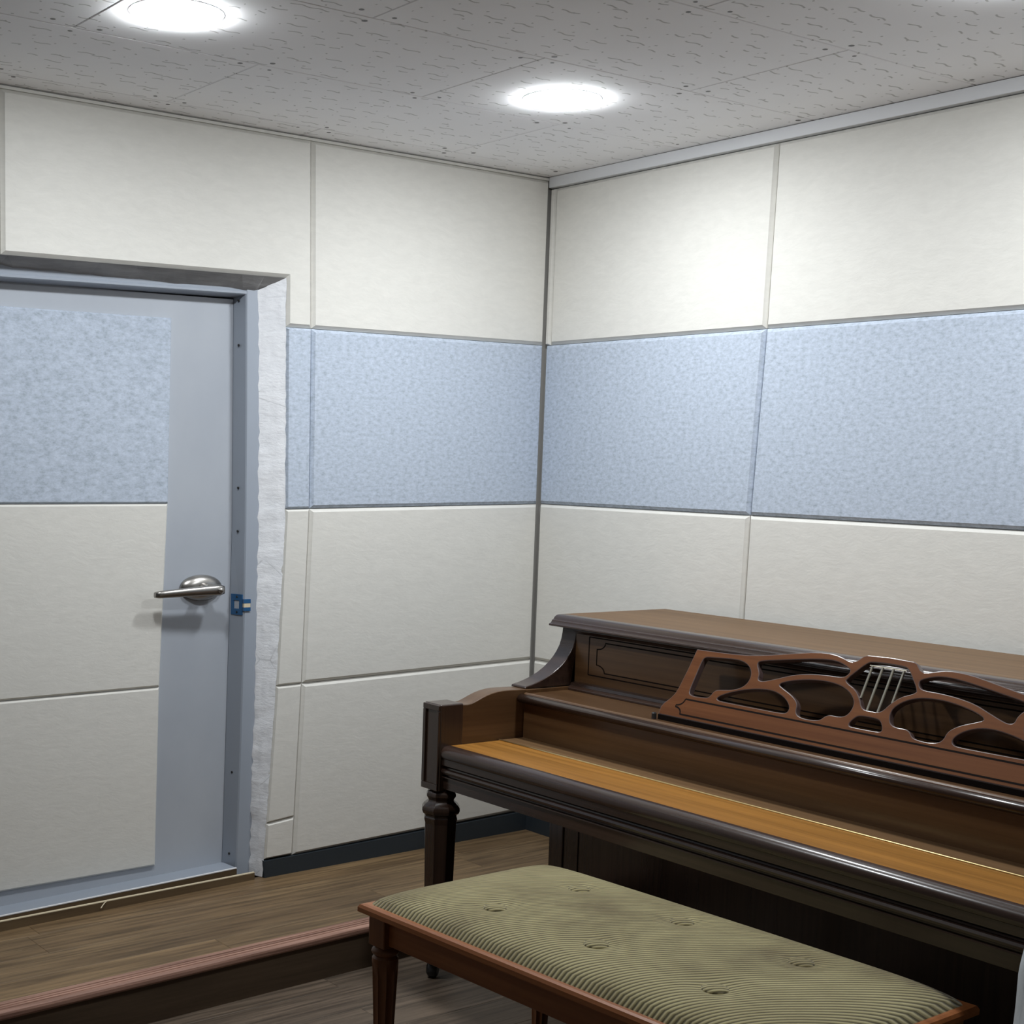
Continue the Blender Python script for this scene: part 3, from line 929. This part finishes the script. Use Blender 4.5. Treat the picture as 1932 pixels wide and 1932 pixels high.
# ------------------------------------------------------------------ piano
YL, YC = -0.745, -2.003
YR = 2*YC-YL
PF = zl(-0.55)
pn = empty('upright_piano', (-0.55, YC, PF))
tag(pn, 'brown walnut upright piano with closed key lid and carved music desk', 'piano')
def mir(y): return 2*YC-y
def span(a): return a, mir(a)
TH = 0.066
for s in (0, 1):
    ya, yb = (YL, YL-TH) if s == 0 else (mir(YL), mir(YL-TH))
    prism('side_panel', [(-0.06, PF+0.03), (-0.06, 0.893), (-0.52, 0.893), (-0.55, 0.70), (-0.55, zl(-0.55))], 1, ya, yb, 'walnut_dark_z', pn, 0.004)
    # arm with swept top
    top = [(-0.9750, 0.682), (-0.9600, 0.6815), (-0.9450, 0.6835), (-0.9270, 0.690), (-0.9080, 0.6975), (-0.8870, 0.7045), (-0.8670, 0.7095), (-0.8450, 0.7130), (-0.8250, 0.7145), (-0.80, 0.7145), (-0.72, 0.712), (-0.545, 0.706)]
    prism('arm', [(-0.545, 0.43), (-0.985, 0.43), (-0.985, 0.681)]+top, 1, ya-0.006 if s == 0 else ya+0.006, yb-0.006 if s == 0 else yb+0.006, 'walnut_x', pn, 0.003)
    # curved bracket under the lid
    cv = [(-0.526, 0.892), (-0.5275, 0.875), (-0.5310, 0.855), (-0.5385, 0.834), (-0.5500, 0.815), (-0.5640, 0.798), (-0.5820, 0.781), (-0.6020, 0.766), (-0.6260, 0.752), (-0.6520, 0.740), (-0.6790, 0.731), (-0.7050, 0.724), (-0.7300, 0.7195), (-0.7335, 0.7125)]
    br_ = prism('bracket', cv+[(-0.49, 0.7125), (-0.49, 0.892)], 1, ya+(0.002 if s == 0 else -0.002), yb, 'walnut_dark', pn, 0.011, 4)
    # post with recessed face
    pa, pb = (-0.737, -0.820) if s == 0 else (mir(-0.820), mir(-0.737))
    y0, y1 = min(pa, pb), max(pa, pb)
    xf = -1.064
    po = box('arm_post', (xf, -0.978, y0, y1, 0.424, 0.687), 'walnut_dark_z', pn, 0.005, 3)
    fx = []
    m_ = 0.016
    for (b0, b1, c0, c1) in ((y0+0.002, y1-0.002, 0.426, 0.445), (y0+0.002, y1-0.002, 0.668, 0.685), (y0+0.002, y0+m_, 0.445, 0.668), (y1-m_, y1-0.002, 0.445, 0.668)):
        fx.append(box_geo(xf-0.006, xf+0.002, b0, b1, c0, c1))
    bevel(link('post_frame', *merge(*fx), 'walnut_dark_z', pn), 0.002, 2)
    # octagonal leg
    ly = -0.7865 if s == 0 else mir(-0.7865)
    lc = (-1.027, ly)
    fz0 = zl(-1.03)
    oct_ = [(0.030, 0.430), (0.036, 0.424), (0.044, 0.418), (0.0475, 0.411), (0.0475, 0.405), (0.043, 0.399), (0.0405, 0.394), (0.043, 0.388), (0.055, 0.378), (0.0605, 0.371), (0.0615, 0.363), (0.058, 0.354), (0.051, 0.349), (0.0505, 0.344), (0.0535, 0.340),
            (0.0535, 0.334), (0.0505, 0.325), (0.0505, 0.320), (0.047, 0.15), (0.043, -0.03), (0.0410, fz0+0.055), (0.030, fz0+0.050)]
    o = link('leg', *lathe_geo(oct_, lc, 8, math.pi/8+0.16), 'walnut_dark_z', pn)
    bevel(o, 0.0012, 1)
    cs = empty('caster', (lc[0]-pn.location.x-0.01, ly-pn.location.y, fz0-pn.location.z), pn)
    link('caster_stem', *lathe_geo([(0.016, fz0+0.055), (0.022, fz0+0.048), (0.022, fz0+0.043), (0.012, fz0+0.038), (0.012, fz0+0.03)], lc, 16), 'rubber', cs, smooth=True)
    v, f = lathe_geo([(0.006, -0.016), (0.018, -0.016), (0.0245, -0.010), (0.0255, 0), (0.0245, 0.010), (0.018, 0.016), (0.006, 0.016)], (0, 0), 20)
    v = [(lc[0]-0.012+a*0.9*math.cos(0.6)-c*math.sin(0.6), ly+a*0.9*math.sin(0.6)+c*math.cos(0.6), fz0+0.0255+b) for a, b, c in v]
    link('caster_wheel', v, f, 'rubber', cs, smooth=True)

# lid: top board and ogee front moulding
ya, yb = -0.728, mir(-0.728)
box('lid', (-0.512, -0.054, yb, ya, 0.900, 0.930), 'walnut_top', pn, 0.003, 2)
lp = [(-0.505, 0.9300), (-0.535, 0.9295), (-0.545, 0.9270), (-0.552, 0.9215), (-0.556, 0.9150), (-0.5615, 0.9135), (-0.5630, 0.9085), (-0.5670, 0.9040), (-0.5735, 0.9020), (-0.5745, 0.8965), (-0.562, 0.8935), (-0.505, 0.8920)]
prism('lid_moulding', lp, 1, ya-0.002, yb+0.002, 'walnut_dark', pn, 0.0012, 1)
# upper front panel and its rails
ia, ib = YL-TH, mir(YL-TH)
box('upper_panel', (-0.528, -0.48, ib, ia, 0.70, 0.895), 'walnut', pn)
prism('lid_rail', [(-0.48, 0.893), (-0.545, 0.893), (-0.545, 0.888), (-0.537, 0.884), (-0.530, 0.8765), (-0.48, 0.8765)], 1, ia, ib, 'walnut_dark', pn)
prism('panel_moulding', [(-0.50, 0.70), (-0.562, 0.70), (-0.562, 0.707), (-0.555, 0.711), (-0.547, 0.713), (-0.5430, 0.722), (-0.528, 0.725), (-0.50, 0.725)], 1, ia, ib, 'walnut_dark', pn, 0.0015, 1)
def stroke(pts, to3, w=0.0036, th=0.0007):
    """thin raised line along a polyline in panel coordinates"""
    V, F = [], []
    n = len(pts)
    L_, R_ = [], []
    for i in range(n):
        p = Vector(pts[i])
        d = (Vector(pts[min(i+1, n-1)])-Vector(pts[max(i-1, 0)])).normalized()
        nn = Vector((-d.y, d.x))
        L_.append(p+nn*w/2)
        R_.append(p-nn*w/2)
    for i in range(n):
        V += [to3(*L_[i], th), to3(*R_[i], th), to3(*R_[i], -0.0005), to3(*L_[i], -0.0005)]
    for i in range(n-1):
        a = 4*i
        for j in range(4):
            F.append((a+j, a+(j+1) % 4, a+4+(j+1) % 4, a+4+j))
    F += [(0, 1, 2, 3), (4*n-4, 4*n-3, 4*n-2, 4*n-1)]
    return V, F
def toP(u, w, d): return (-0.528-d, u, w)
def arc(c, r, a0, a1, n=8):
    return [(c[0]+r[0]*math.cos(math.radians(a0+(a1-a0)*i/n)), c[1]+r[1]*math.sin(math.radians(a0+(a1-a0)*i/n))) for i in range(n+1)]
outer = [(-0.877, 0.872), (-0.8600, 0.7505)]
loop_out = [(-0.872, 0.8720), (-0.872, 0.7530), (mir(-0.872), 0.7530), (mir(-0.872), 0.8720), (-0.872, 0.8720)]
gs = [stroke(loop_out[i:i+2], toP) for i in range(4)]
# inner loop with scooped corners
za, zb2, u0 = 0.8595, 0.7655, -0.908
rx, rz_ = 0.036, 0.0225
left = arc((u0, zb2), (-rx, rz_), 0, 90)      # bottom-left scoop
left2 = arc((u0, za), (-rx, -rz_), 90, 0)     # top-left scoop
half = [(u0-rx, zb2)] + left + [(u0, zb2+rz_), (u0, za-rz_)] + left2
full = half + [(mir(a), b) for a, b in reversed(half)] + [half[0]]
gs.append(stroke(full, toP))
link('panel_inlay', *merge(*gs), 'inlay_and_shade', pn)
# music shelf with moulded front edge
sp_ = [(-0.50, 0.700), (-0.7280, 0.700), (-0.7300, 0.7025), (-0.7360, 0.7035), (-0.7420, 0.7025), (-0.7440, 0.6990), (-0.7510, 0.7000), (-0.7600, 0.6985), (-0.7675, 0.6940), (-0.7705, 0.6875), (-0.7680, 0.6800), (-0.7590, 0.6740), (-0.7480, 0.6720), (-0.50, 0.6720)]
sh = prism('music_shelf', sp_, 1, -0.8195, mir(-0.8195), 'walnut', pn)
bevel(sh, 0.001, 1, 60)
o = prism('shelf_edge', [(-0.7445, 0.6992), (-0.7510, 0.7004), (-0.7600, 0.6990), (-0.7680, 0.6944), (-0.7712, 0.6875), (-0.7686, 0.6796), (-0.7594, 0.6734), (-0.7445, 0.6714)], 1, -0.8200, mir(-0.8200), 'walnut_dark', pn)
for p in o.data.polygons: p.use_smooth = len(p.vertices) == 4
box('shelf_end', (-0.735, -0.50, -0.8200, -0.7520, 0.7000, 0.7100), 'walnut', pn)
box('shelf_end', (-0.735, -0.50, mir(-0.7520), mir(-0.8200), 0.7000, 0.7100), 'walnut', pn)
# name board and closed key lid
box('name_board', (-0.742, -0.70, mir(-0.821), -0.821, 0.545, 0.673), 'walnut', pn)
ka, kb = -0.8215, mir(-0.8215)
box('key_lid_rear', (-0.8355, -0.742, kb, ka, 0.545, 0.5637), 'walnut_top', pn, 0.0015, 1)
box('key_lid', (-1.030, -0.8385, kb, ka, 0.520, 0.5625), 'walnut_key', pn, 0.0015, 1)
v, f = lathe_geo([(0.0030, ka), (0.0030, kb)], (0, 0), 12)
link('hinge', [(-0.837+a, c, 0.5637+b*0.9) for a, b, c in v], f, 'brass', pn, smooth=False)
kp = [(-1.026, 0.5635)]+[(-1.036+0.026*math.cos(math.radians(a)), 0.5375+0.0255*math.sin(math.radians(a))) for a in range(90, 195, 12)]+[(-1.0595, 0.5280), (-1.0565, 0.5270), (-1.0560, 0.5060), (-1.040, 0.5030), (-1.020, 0.5030)]
o = prism('key_lid_nose', kp, 1, ka+0.001, kb-0.001, 'walnut_dark', pn)
bevel(o, 0.001, 1, 25)
# key slip below with bead and groove
ks = [(-1.000, 0.5000), (-1.046, 0.5000), (-1.0475, 0.4960), (-1.0540, 0.4930), (-1.0575, 0.4875), (-1.0560, 0.4815), (-1.0500, 0.4785), (-1.0460, 0.4770), (-1.0460, 0.4735), (-1.0530, 0.4720), (-1.0535, 0.4690), (-1.0480, 0.4670), (-1.0465, 0.4330), (-1.000, 0.4300)]
o = prism('key_slip', ks, 1, ka+0.001, kb-0.001, 'walnut_dark', pn)
box('key_bed', (-1.035, -0.52, kb, ka, 0.432, 0.520), 'walnut_dark', pn)
# lower front: stiles, panel, rail
box('lower_panel', (-0.541, -0.48, ib, ia, zl(-0.5)+0.09, 0.44), 'walnut_dark_z', pn)
for s in (0, 1):
    a, b = (ia, -0.8765) if s == 0 else (mir(-0.8765), ib)
    box('stile', (-0.5445, -0.49, min(a, b), max(a, b), zl(-0.5)+0.02, 0.44), 'walnut_dark_z', pn, 0.002)
box('toe_rail', (-0.540, -0.47, ib, ia, zl(-0.5), zl(-0.5)+0.10), 'walnut_dark', pn, 0.003)
box('back_board', (-0.08, -0.06, ib, ia, zl(0), 0.90), 'walnut_dark_z', pn)

# carved music desk
DKL = math.sqrt(1+0.25)
def toDesk(u, w, d):  # d = toward the player
    return (-0.695+(w-0.714)*0.5-d/DKL, u, w+0.5*d/DKL)
half_out = [(-1.3410, 0.7140), (-1.3400, 0.7340), (-1.3470, 0.7460), (-1.3620, 0.7600), (-1.3720, 0.7740), (-1.3770, 0.7900), (-1.3840, 0.8430), (-1.3890, 0.8983), (-1.4300, 0.8990), (-1.4799, 0.8998), (-1.5250, 0.9010),
            (-1.5717, 0.9035), (-1.6100, 0.9080), (-1.6491, 0.9138), (-1.6900, 0.9210), (-1.7330, 0.9285), (-1.7680, 0.9340), (-1.7991, 0.9371), (-1.8250, 0.9378), (-1.8480, 0.9360), (-1.8680, 0.9318), (-1.8860, 0.9268), (-1.9000, 0.9255), (-1.9120, 0.9300), (-1.9260, 0.9430), (-1.9360, 0.9465), (-2.0030, 0.9485)]
outl = half_out + [(mir(a), b) for a, b in reversed(half_out[:-1])]
HL = {
 1: [(-1.4234, 0.8720), (-1.4290, 0.8790), (-1.4380, 0.8815), (-1.4880, 0.8844), (-1.5410, 0.8872), (-1.5700, 0.8835), (-1.5931, 0.8724), (-1.6049, 0.8565), (-1.6061, 0.8394), (-1.5941, 0.8219), (-1.5654, 0.8108), (-1.5300, 0.8060), (-1.5100, 0.8030), (-1.5020, 0.7960), (-1.4973, 0.7850), (-1.4900, 0.7790), (-1.4495, 0.7765), (-1.4290, 0.7785), (-1.4200, 0.7849), (-1.4215, 0.8250)],
 2: [(-1.6100, 0.8865), (-1.6218, 0.8938), (-1.6800, 0.9025), (-1.7350, 0.9110), (-1.7904, 0.9185), (-1.8300, 0.9215), (-1.8550, 0.9205), (-1.8766, 0.9160), (-1.8970, 0.9085), (-1.9030, 0.9030), (-1.8990, 0.8920), (-1.8853, 0.8855), (-1.8407, 0.8855), (-1.7906, 0.8818), (-1.7414, 0.8741), (-1.6951, 0.8582), (-1.6650, 0.8485), (-1.6472, 0.8440), (-1.6330, 0.8465), (-1.6318, 0.8629)],
 3: [(-1.5225, 0.7820), (-1.5320, 0.7900), (-1.5552, 0.8007), (-1.6047, 0.8161), (-1.6567, 0.8247), (-1.7006, 0.8250), (-1.7342, 0.8156), (-1.7576, 0.8008), (-1.7656, 0.7881), (-1.7601, 0.7785), (-1.7400, 0.7762), (-1.6400, 0.7765), (-1.5671, 0.7768), (-1.5300, 0.7775)],
 4: [(-1.7023, 0.8436), (-1.7326, 0.8555), (-1.7811, 0.8652), (-1.8307, 0.8698), (-1.8830, 0.8672), (-1.9183, 0.8563), (-1.9404, 0.8406), (-1.9489, 0.8257), (-1.9447, 0.8064), (-1.9339, 0.7960), (-1.9148, 0.7930), (-1.9020, 0.7936), (-1.8905, 0.7935), (-1.8780, 0.7880), (-1.8710, 0.7795), (-1.8585, 0.7752), (-1.8259, 0.7732), (-1.7994, 0.7766), (-1.7879, 0.7859), (-1.7857, 0.8049), (-1.7636, 0.8212), (-1.7245, 0.8353)],
}
lyre_h = [(-1.9000, 0.8815), (-1.9330, 0.9170), (-1.9450, 0.9275), (-1.9560, 0.9315), (-2.0030, 0.9328)]
lyre_b = [(-2.0030, 0.8190), (-1.9850, 0.8192), (-1.9720, 0.8245), (-1.9590, 0.8430), (-1.9380, 0.8625), (-1.9060, 0.8745)]
lyre = lyre_h + [(mir(a), b) for a, b in reversed(lyre_h[:-1])] + [(mir(a), b) for a, b in reversed(lyre_b[1:])] + lyre_b
slot_h = [(-1.9560, 0.7780), (-1.9560, 0.7850), (-1.9680, 0.8000), (-1.9800, 0.8035), (-2.0030, 0.8040)]
slot = slot_h + [(mir(a), b) for a, b in reversed(slot_h[:-1])] + [(mir(-1.9640), 0.7755), (-1.9640, 0.7755)]

def smooth_closed(pts, it=1):
    for _ in range(it):
        q = []
        for i in range(len(pts)):
            a, b = pts[i], pts[(i+1) % len(pts)]
            q += [(0.75*a[0]+0.25*b[0], 0.75*a[1]+0.25*b[1]), (0.25*a[0]+0.75*b[0], 0.25*a[1]+0.75*b[1])]
        pts = q
    return pts
cu = bpy.data.curves.new('desk_curve', 'CURVE')
cu.dimensions = '2D'
cu.fill_mode = 'BOTH'
def add_loop(pts):
    s = cu.splines.new('POLY')
    s.points.add(len(pts)-1)
    for i, (a, b) in enumerate(pts):
        s.points[i].co = (a, b, 0, 1)
    s.use_cyclic_u = True
add_loop(outl)
for hh in HL.values():
    h2 = smooth_closed(hh, 2)
    add_loop(h2)
    add_loop([(mir(a), b) for a, b in h2])
add_loop(smooth_closed(lyre, 1))
add_loop(smooth_closed(slot, 1))
cu.extrude = 0.0075
cu.bevel_depth = 0.0022
cu.bevel_resolution = 1
cu.offset = -0.0022
tmp = bpy.data.objects.new('desk_tmp', cu)
COL.objects.link(tmp)
dg = bpy.context.evaluated_depsgraph_get()
me = bpy.data.meshes.new_from_object(tmp.evaluated_get(dg))
vv = [toDesk(q.co.x, q.co.y, q.co.z-0.009) for q in me.vertices]
ff = [tuple(p.vertices) for p in me.polygons]
bpy.data.objects.remove(tmp)
bpy.data.curves.remove(cu)
bpy.data.meshes.remove(me)
nd = Vector((-1, 0, 0.5)).normalized()
fm = []
for p in ff:
    a, b, c = (Vector(vv[i]) for i in p[:3])
    fm.append(0 if abs((b-a).cross(c-b).normalized().dot(nd)) > 0.97 else 1)
dk = link('music_desk', vv, ff, None, pn, mats=['desk', 'desk_edge'], fmat=fm)
tag(dk, 'carved reddish music desk with pierced openings and a lyre')
gs = []
def toDk(u, w, d): return toDesk(u, w, d+0.0004)
sc = arc((-1.393, 0.7652), (-0.025, -0.0190), 0, 90, 6)
sc2 = arc((-1.393, 0.7245), (-0.025, 0.0170), 90, 0, 6)
hl = sc + [(-1.393, 0.7440)] + sc2
gs.append(stroke(hl, toDk, 0.0040))
gs.append(stroke([(mir(a), b) for a, b in hl], toDk, 0.0040))
gs.append(stroke([(-1.418, 0.7652), (mir(-1.418), 0.7652)], toDk, 0.0040))
gs.append(stroke([(-1.418, 0.7245), (mir(-1.418), 0.7245)], toDk, 0.0040))
link('desk_inlay', *merge(*gs), 'inlay_and_shade', dk)
def rod(name, p, q, r, m, parent, n=8):
    p, q = Vector(p), Vector(q)
    d = (q-p).normalized()
    a = d.orthogonal().normalized()
    b = d.cross(a)
    v = [tuple(c+a*r*math.cos(2*math.pi*i/n)+b*r*math.sin(2*math.pi*i/n)) for c in (p, q) for i in range(n)]
    f = [tuple(range(n)), tuple(range(2*n-1, n-1, -1))]+[(i, (i+1) % n, n+(i+1) % n, n+i) for i in range(n)]
    return link(name, v, f, m, parent)
for du, zb3 in ((-0.047, 0.846), (-0.0165, 0.8165), (0.0145, 0.8165), (0.045, 0.846)):
    rod('lyre_string', toDesk(YC-du, 0.9245, -0.006), toDesk(YC-du, zb3, -0.006), 0.0032, 'string', dk)
rod('lyre_bar', toDesk(YC-0.052, 0.9250, -0.006), toDesk(YC+0.054, 0.9250, -0.006), 0.0022, 'string', dk)
for yy in (-1.3360, mir(-1.3360)):
    link('desk_peg', *lathe_geo([(0.007, 0.700), (0.007, 0.716), (0.005, 0.719)], (-0.706, yy), 12), 'rubber', pn)
box('desk_shadow_ledge', (-0.700, -0.665, mir(-1.345), -1.345, 0.6995, 0.7145), 'inlay_and_shade', pn)  # ledge in near-black, the shadow gap under the desk put into its colour

# ------------------------------------------------------------------ bench
BZ = 0.335
bn = empty('piano_bench', (-1.382, -1.9885, zl(-1.382)))
bn.rotation_euler = (0, 0, math.radians(3.3))
tag(bn, 'cherry wood piano bench with a buttoned olive corduroy seat', 'bench')
BD, BLn = 0.318, 0.6225   # half depth (x), half length (y)
zt = BZ - zl(-1.382)      # rim height above the floor at the bench
def blink(name, v, f, m, parent=None, **kw):
    # bench parts are written in the bench's own axes
    p = parent or bn
    me = bpy.data.meshes.new(name)
    me.from_pydata([tuple(q) for q in v], [], f)
    me.materials.append(M[m])
    bm = bmesh.new(); bm.from_mesh(me); bmesh.ops.recalc_face_normals(bm, faces=bm.faces); bm.to_mesh(me); bm.free()
    o = bpy.data.objects.new(name, me)
    COL.objects.link(o)
    o.parent = p
    if kw.get('smooth'):
        for q in me.polygons: q.use_smooth = True
    return o
# moulded rim: four mitred boards with rounded outer edge
pr = [(0.0, -0.020), (0.0, -0.009), (0.004, -0.002), (0.012, 0.0), (0.050, 0.002), (0.050, -0.022), (0.010, -0.022)]
cor = [(-BD, BLn), (BD, BLn), (BD, -BLn), (-BD, -BLn)]
for i in range(4):
    a, b = Vector(cor[i]), Vector(cor[(i+1) % 4])
    sa = Vector((-math.copysign(1, a.x), -math.copysign(1, a.y)))
    sb = Vector((-math.copysign(1, b.x), -math.copysign(1, b.y)))
    v = [(*(a+sa*d), zt+h) for d, h in pr]+[(*(b+sb*d), zt+h) for d, h in pr]
    n = len(pr)
    blink('seat_rim', v, [tuple(range(n)), tuple(range(2*n-1, n-1, -1))]+[(j, (j+1) % n, n+(j+1) % n, n+j) for j in range(n)], 'bench_wood')
blink('seat_board', *box_geo(-BD+0.03, BD-0.03, -BLn+0.03, BLn-0.03, zt-0.022, zt-0.004), 'bench_wood')
# aprons
for b in ((-BD+0.036, -BD+0.052, -BLn+0.06, BLn-0.06), (BD-0.052, BD-0.036, -BLn+0.06, BLn-0.06), (-BD+0.06, BD-0.06, BLn-0.048, BLn-0.034), (-BD+0.06, BD-0.06, -BLn+0.034, -BLn+0.048)):
    bevel(blink('apron', *box_geo(*b, zt-0.094, zt-0.020), 'bench_wood'), 0.003, 2)
# legs
for sx in (-1, 1):
    for sy in (-1, 1):
        cx_, cy_ = sx*(BD-0.050), sy*(BLn-0.050)
        lg = empty('leg', (cx_, cy_, 0), bn)
        fz_ = zl(-1.382+cx_)-zl(-1.382)
        bevel(blink('leg_block', *box_geo(-0.030, 0.030, -0.030, 0.030, zt-0.100, zt-0.021), 'bench_leg', lg), 0.003, 2)
        blink('leg_ring', *lathe_geo([(0.024, zt-0.098), (0.027, zt-0.104), (0.033, zt-0.109), (0.0345, zt-0.114), (0.032, zt-0.119), (0.027, zt-0.122), (0.027, zt-0.127)], (0, 0), 28), 'bench_leg', lg, smooth=True)
        pf_ = [(0.027, zt-0.124), (0.032, zt-0.130), (0.0325, zt-0.140)]+[(0.0325-0.0125*t, zt-0.140-(zt-0.140-0.055)*t) for t in [i/8 for i in range(1, 9)]]
        blink('leg_shaft', *lathe_geo(pf_, (0, 0), 72, 0, (0.07, zt-0.142, 9, 0.16)), 'bench_leg', lg)
        blink('leg_foot', *lathe_geo([(0.017, 0.060), (0.022, 0.055), (0.024, 0.048), (0.020, 0.041), (0.017, 0.038), (0.021, 0.030), (0.023, 0.020), (0.019, 0.010), (0.014, fz_+0.0), ], (0, 0), 24), 'rubber', lg, smooth=True)
# cushion with tufts
bt = []
for yy in (0.322, 0.0, -0.322):
    for xx in (-0.145, 0.135):
        bt.append((xx, yy+0.0))
NX, NYY = 48, 96
v, f = [], []
cx0, cy0 = BD-0.020, BLn-0.018
def ch(x, y):
    ex = max(0.0, 1-(abs(x)/cx0)**7)
    ey = max(0.0, 1-(abs(y)/cy0)**12)
    h = 0.038*(ex*ey)**0.55 + 0.010*(1-(x/cx0)**2)*(1-(y/cy0)**2)
    for bx, by_ in bt:
        d2 = ((x-bx)**2+(y-by_)**2)
        h -= 0.009*math.exp(-d2/(0.050**2)) + 0.002*math.exp(-d2/(0.020**2))
    return h
for j in range(NYY+1):
    y = -cy0+2*cy0*j/NYY
    ty = math.copysign(1-(1-abs(y)/cy0)**1.0, y)*cy0
    for i in range(NX+1):
        x = -cx0+2*cx0*i/NX
        v.append((x, ty, zt+ch(x, ty)))
for j in range(NYY):
    for i in range(NX):
        a = j*(NX+1)+i
        f.append((a, a+1, a+NX+2, a+NX+1))
k0 = len(v)
v += [(-cx0, -cy0, zt-0.01), (cx0, -cy0, zt-0.01), (cx0, cy0, zt-0.01), (-cx0, cy0, zt-0.01)]
f.append((k0, k0+1, k0+2, k0+3))
cs_ = blink('cushion', v, f, 'corduroy', None, smooth=True)
tag(cs_, 'olive ribbed corduroy cushion')
for bx, by_ in bt:
    zc0 = zt+ch(bx, by_)
    vb, fb = lathe_geo([(0.026, zc0-0.006), (0.0285, zc0+0.002), (0.027, zc0+0.0065), (0.017, zc0+0.0095), (0.003, zc0+0.0105)], (bx, by_), 20)
    blink('button', vb, fb, 'corduroy', cs_, smooth=True)

# ------------------------------------------------------------------ white sack at the right edge
rs = random.Random(2)
SX, SY = -1.412, -3.101
sz0 = zl(SX)
sk = None
NR, NS = 70, 72
ctrl = [(0.0, 0.15), (0.03, 0.195), (0.12, 0.212), (0.30, 0.215), (0.50, 0.186), (0.66, 0.174), (0.76, 0.168), (0.83, 0.158), (0.88, 0.128), (0.92, 0.080), (0.945, 0.048), (0.965, 0.042), (0.99, 0.055), (1.03, 0.082), (1.055, 0.088), (1.06, 0.060)]
def sack_r(h):
    for (a, ra), (b, rb) in zip(ctrl, ctrl[1:]):
        if a <= h <= b:
            u = (h-a)/(b-a)
            return ra+(rb-ra)*u
    return ctrl[-1][1]
v, f = [], []
for j in range(NR+1):
    h = 1.06*j/NR
    rad = sack_r(h)
    pleat = max(0.0, min(1.0, (h-0.55)/0.35))
    for i in range(NS):
        a = 2*math.pi*i/NS
        w = 1 + 0.030*math.sin(3*a+5*h) + 0.022*math.sin(5*a-11*h+1) + 0.016*math.sin(8*a+17*h) + 0.012*math.sin(13*a-23*h+2)
        w += pleat*(0.09*math.sin(11*a+2*math.sin(5*h)) + 0.05*math.sin(17*a+1.3))
        w += 0.014*math.sin(31*h+4*a)*(1-pleat)
        v.append((SX+rad*w*math.cos(a), SY+rad*w*math.sin(a), sz0+h))
for j in range(NR):
    for i in range(NS):
        f.append((j*NS+i, j*NS+(i+1) % NS, (j+1)*NS+(i+1) % NS, (j+1)*NS+i))
f += [tuple(range(NS)), tuple(range(NR*NS, (NR+1)*NS))]
sk = empty('sack', (SX, SY, sz0))
link('bag', v, f, 'sack', sk, smooth=True)
link('tie', *lathe_geo([(0.040, sz0+0.950), (0.052, sz0+0.953), (0.055, sz0+0.960), (0.052, sz0+0.967), (0.040, sz0+0.970)], (SX, SY), 24), 'rubber', sk, smooth=True)
tag(sk, 'pale crumpled sack cut by the right edge, in front of the piano', 'sack')
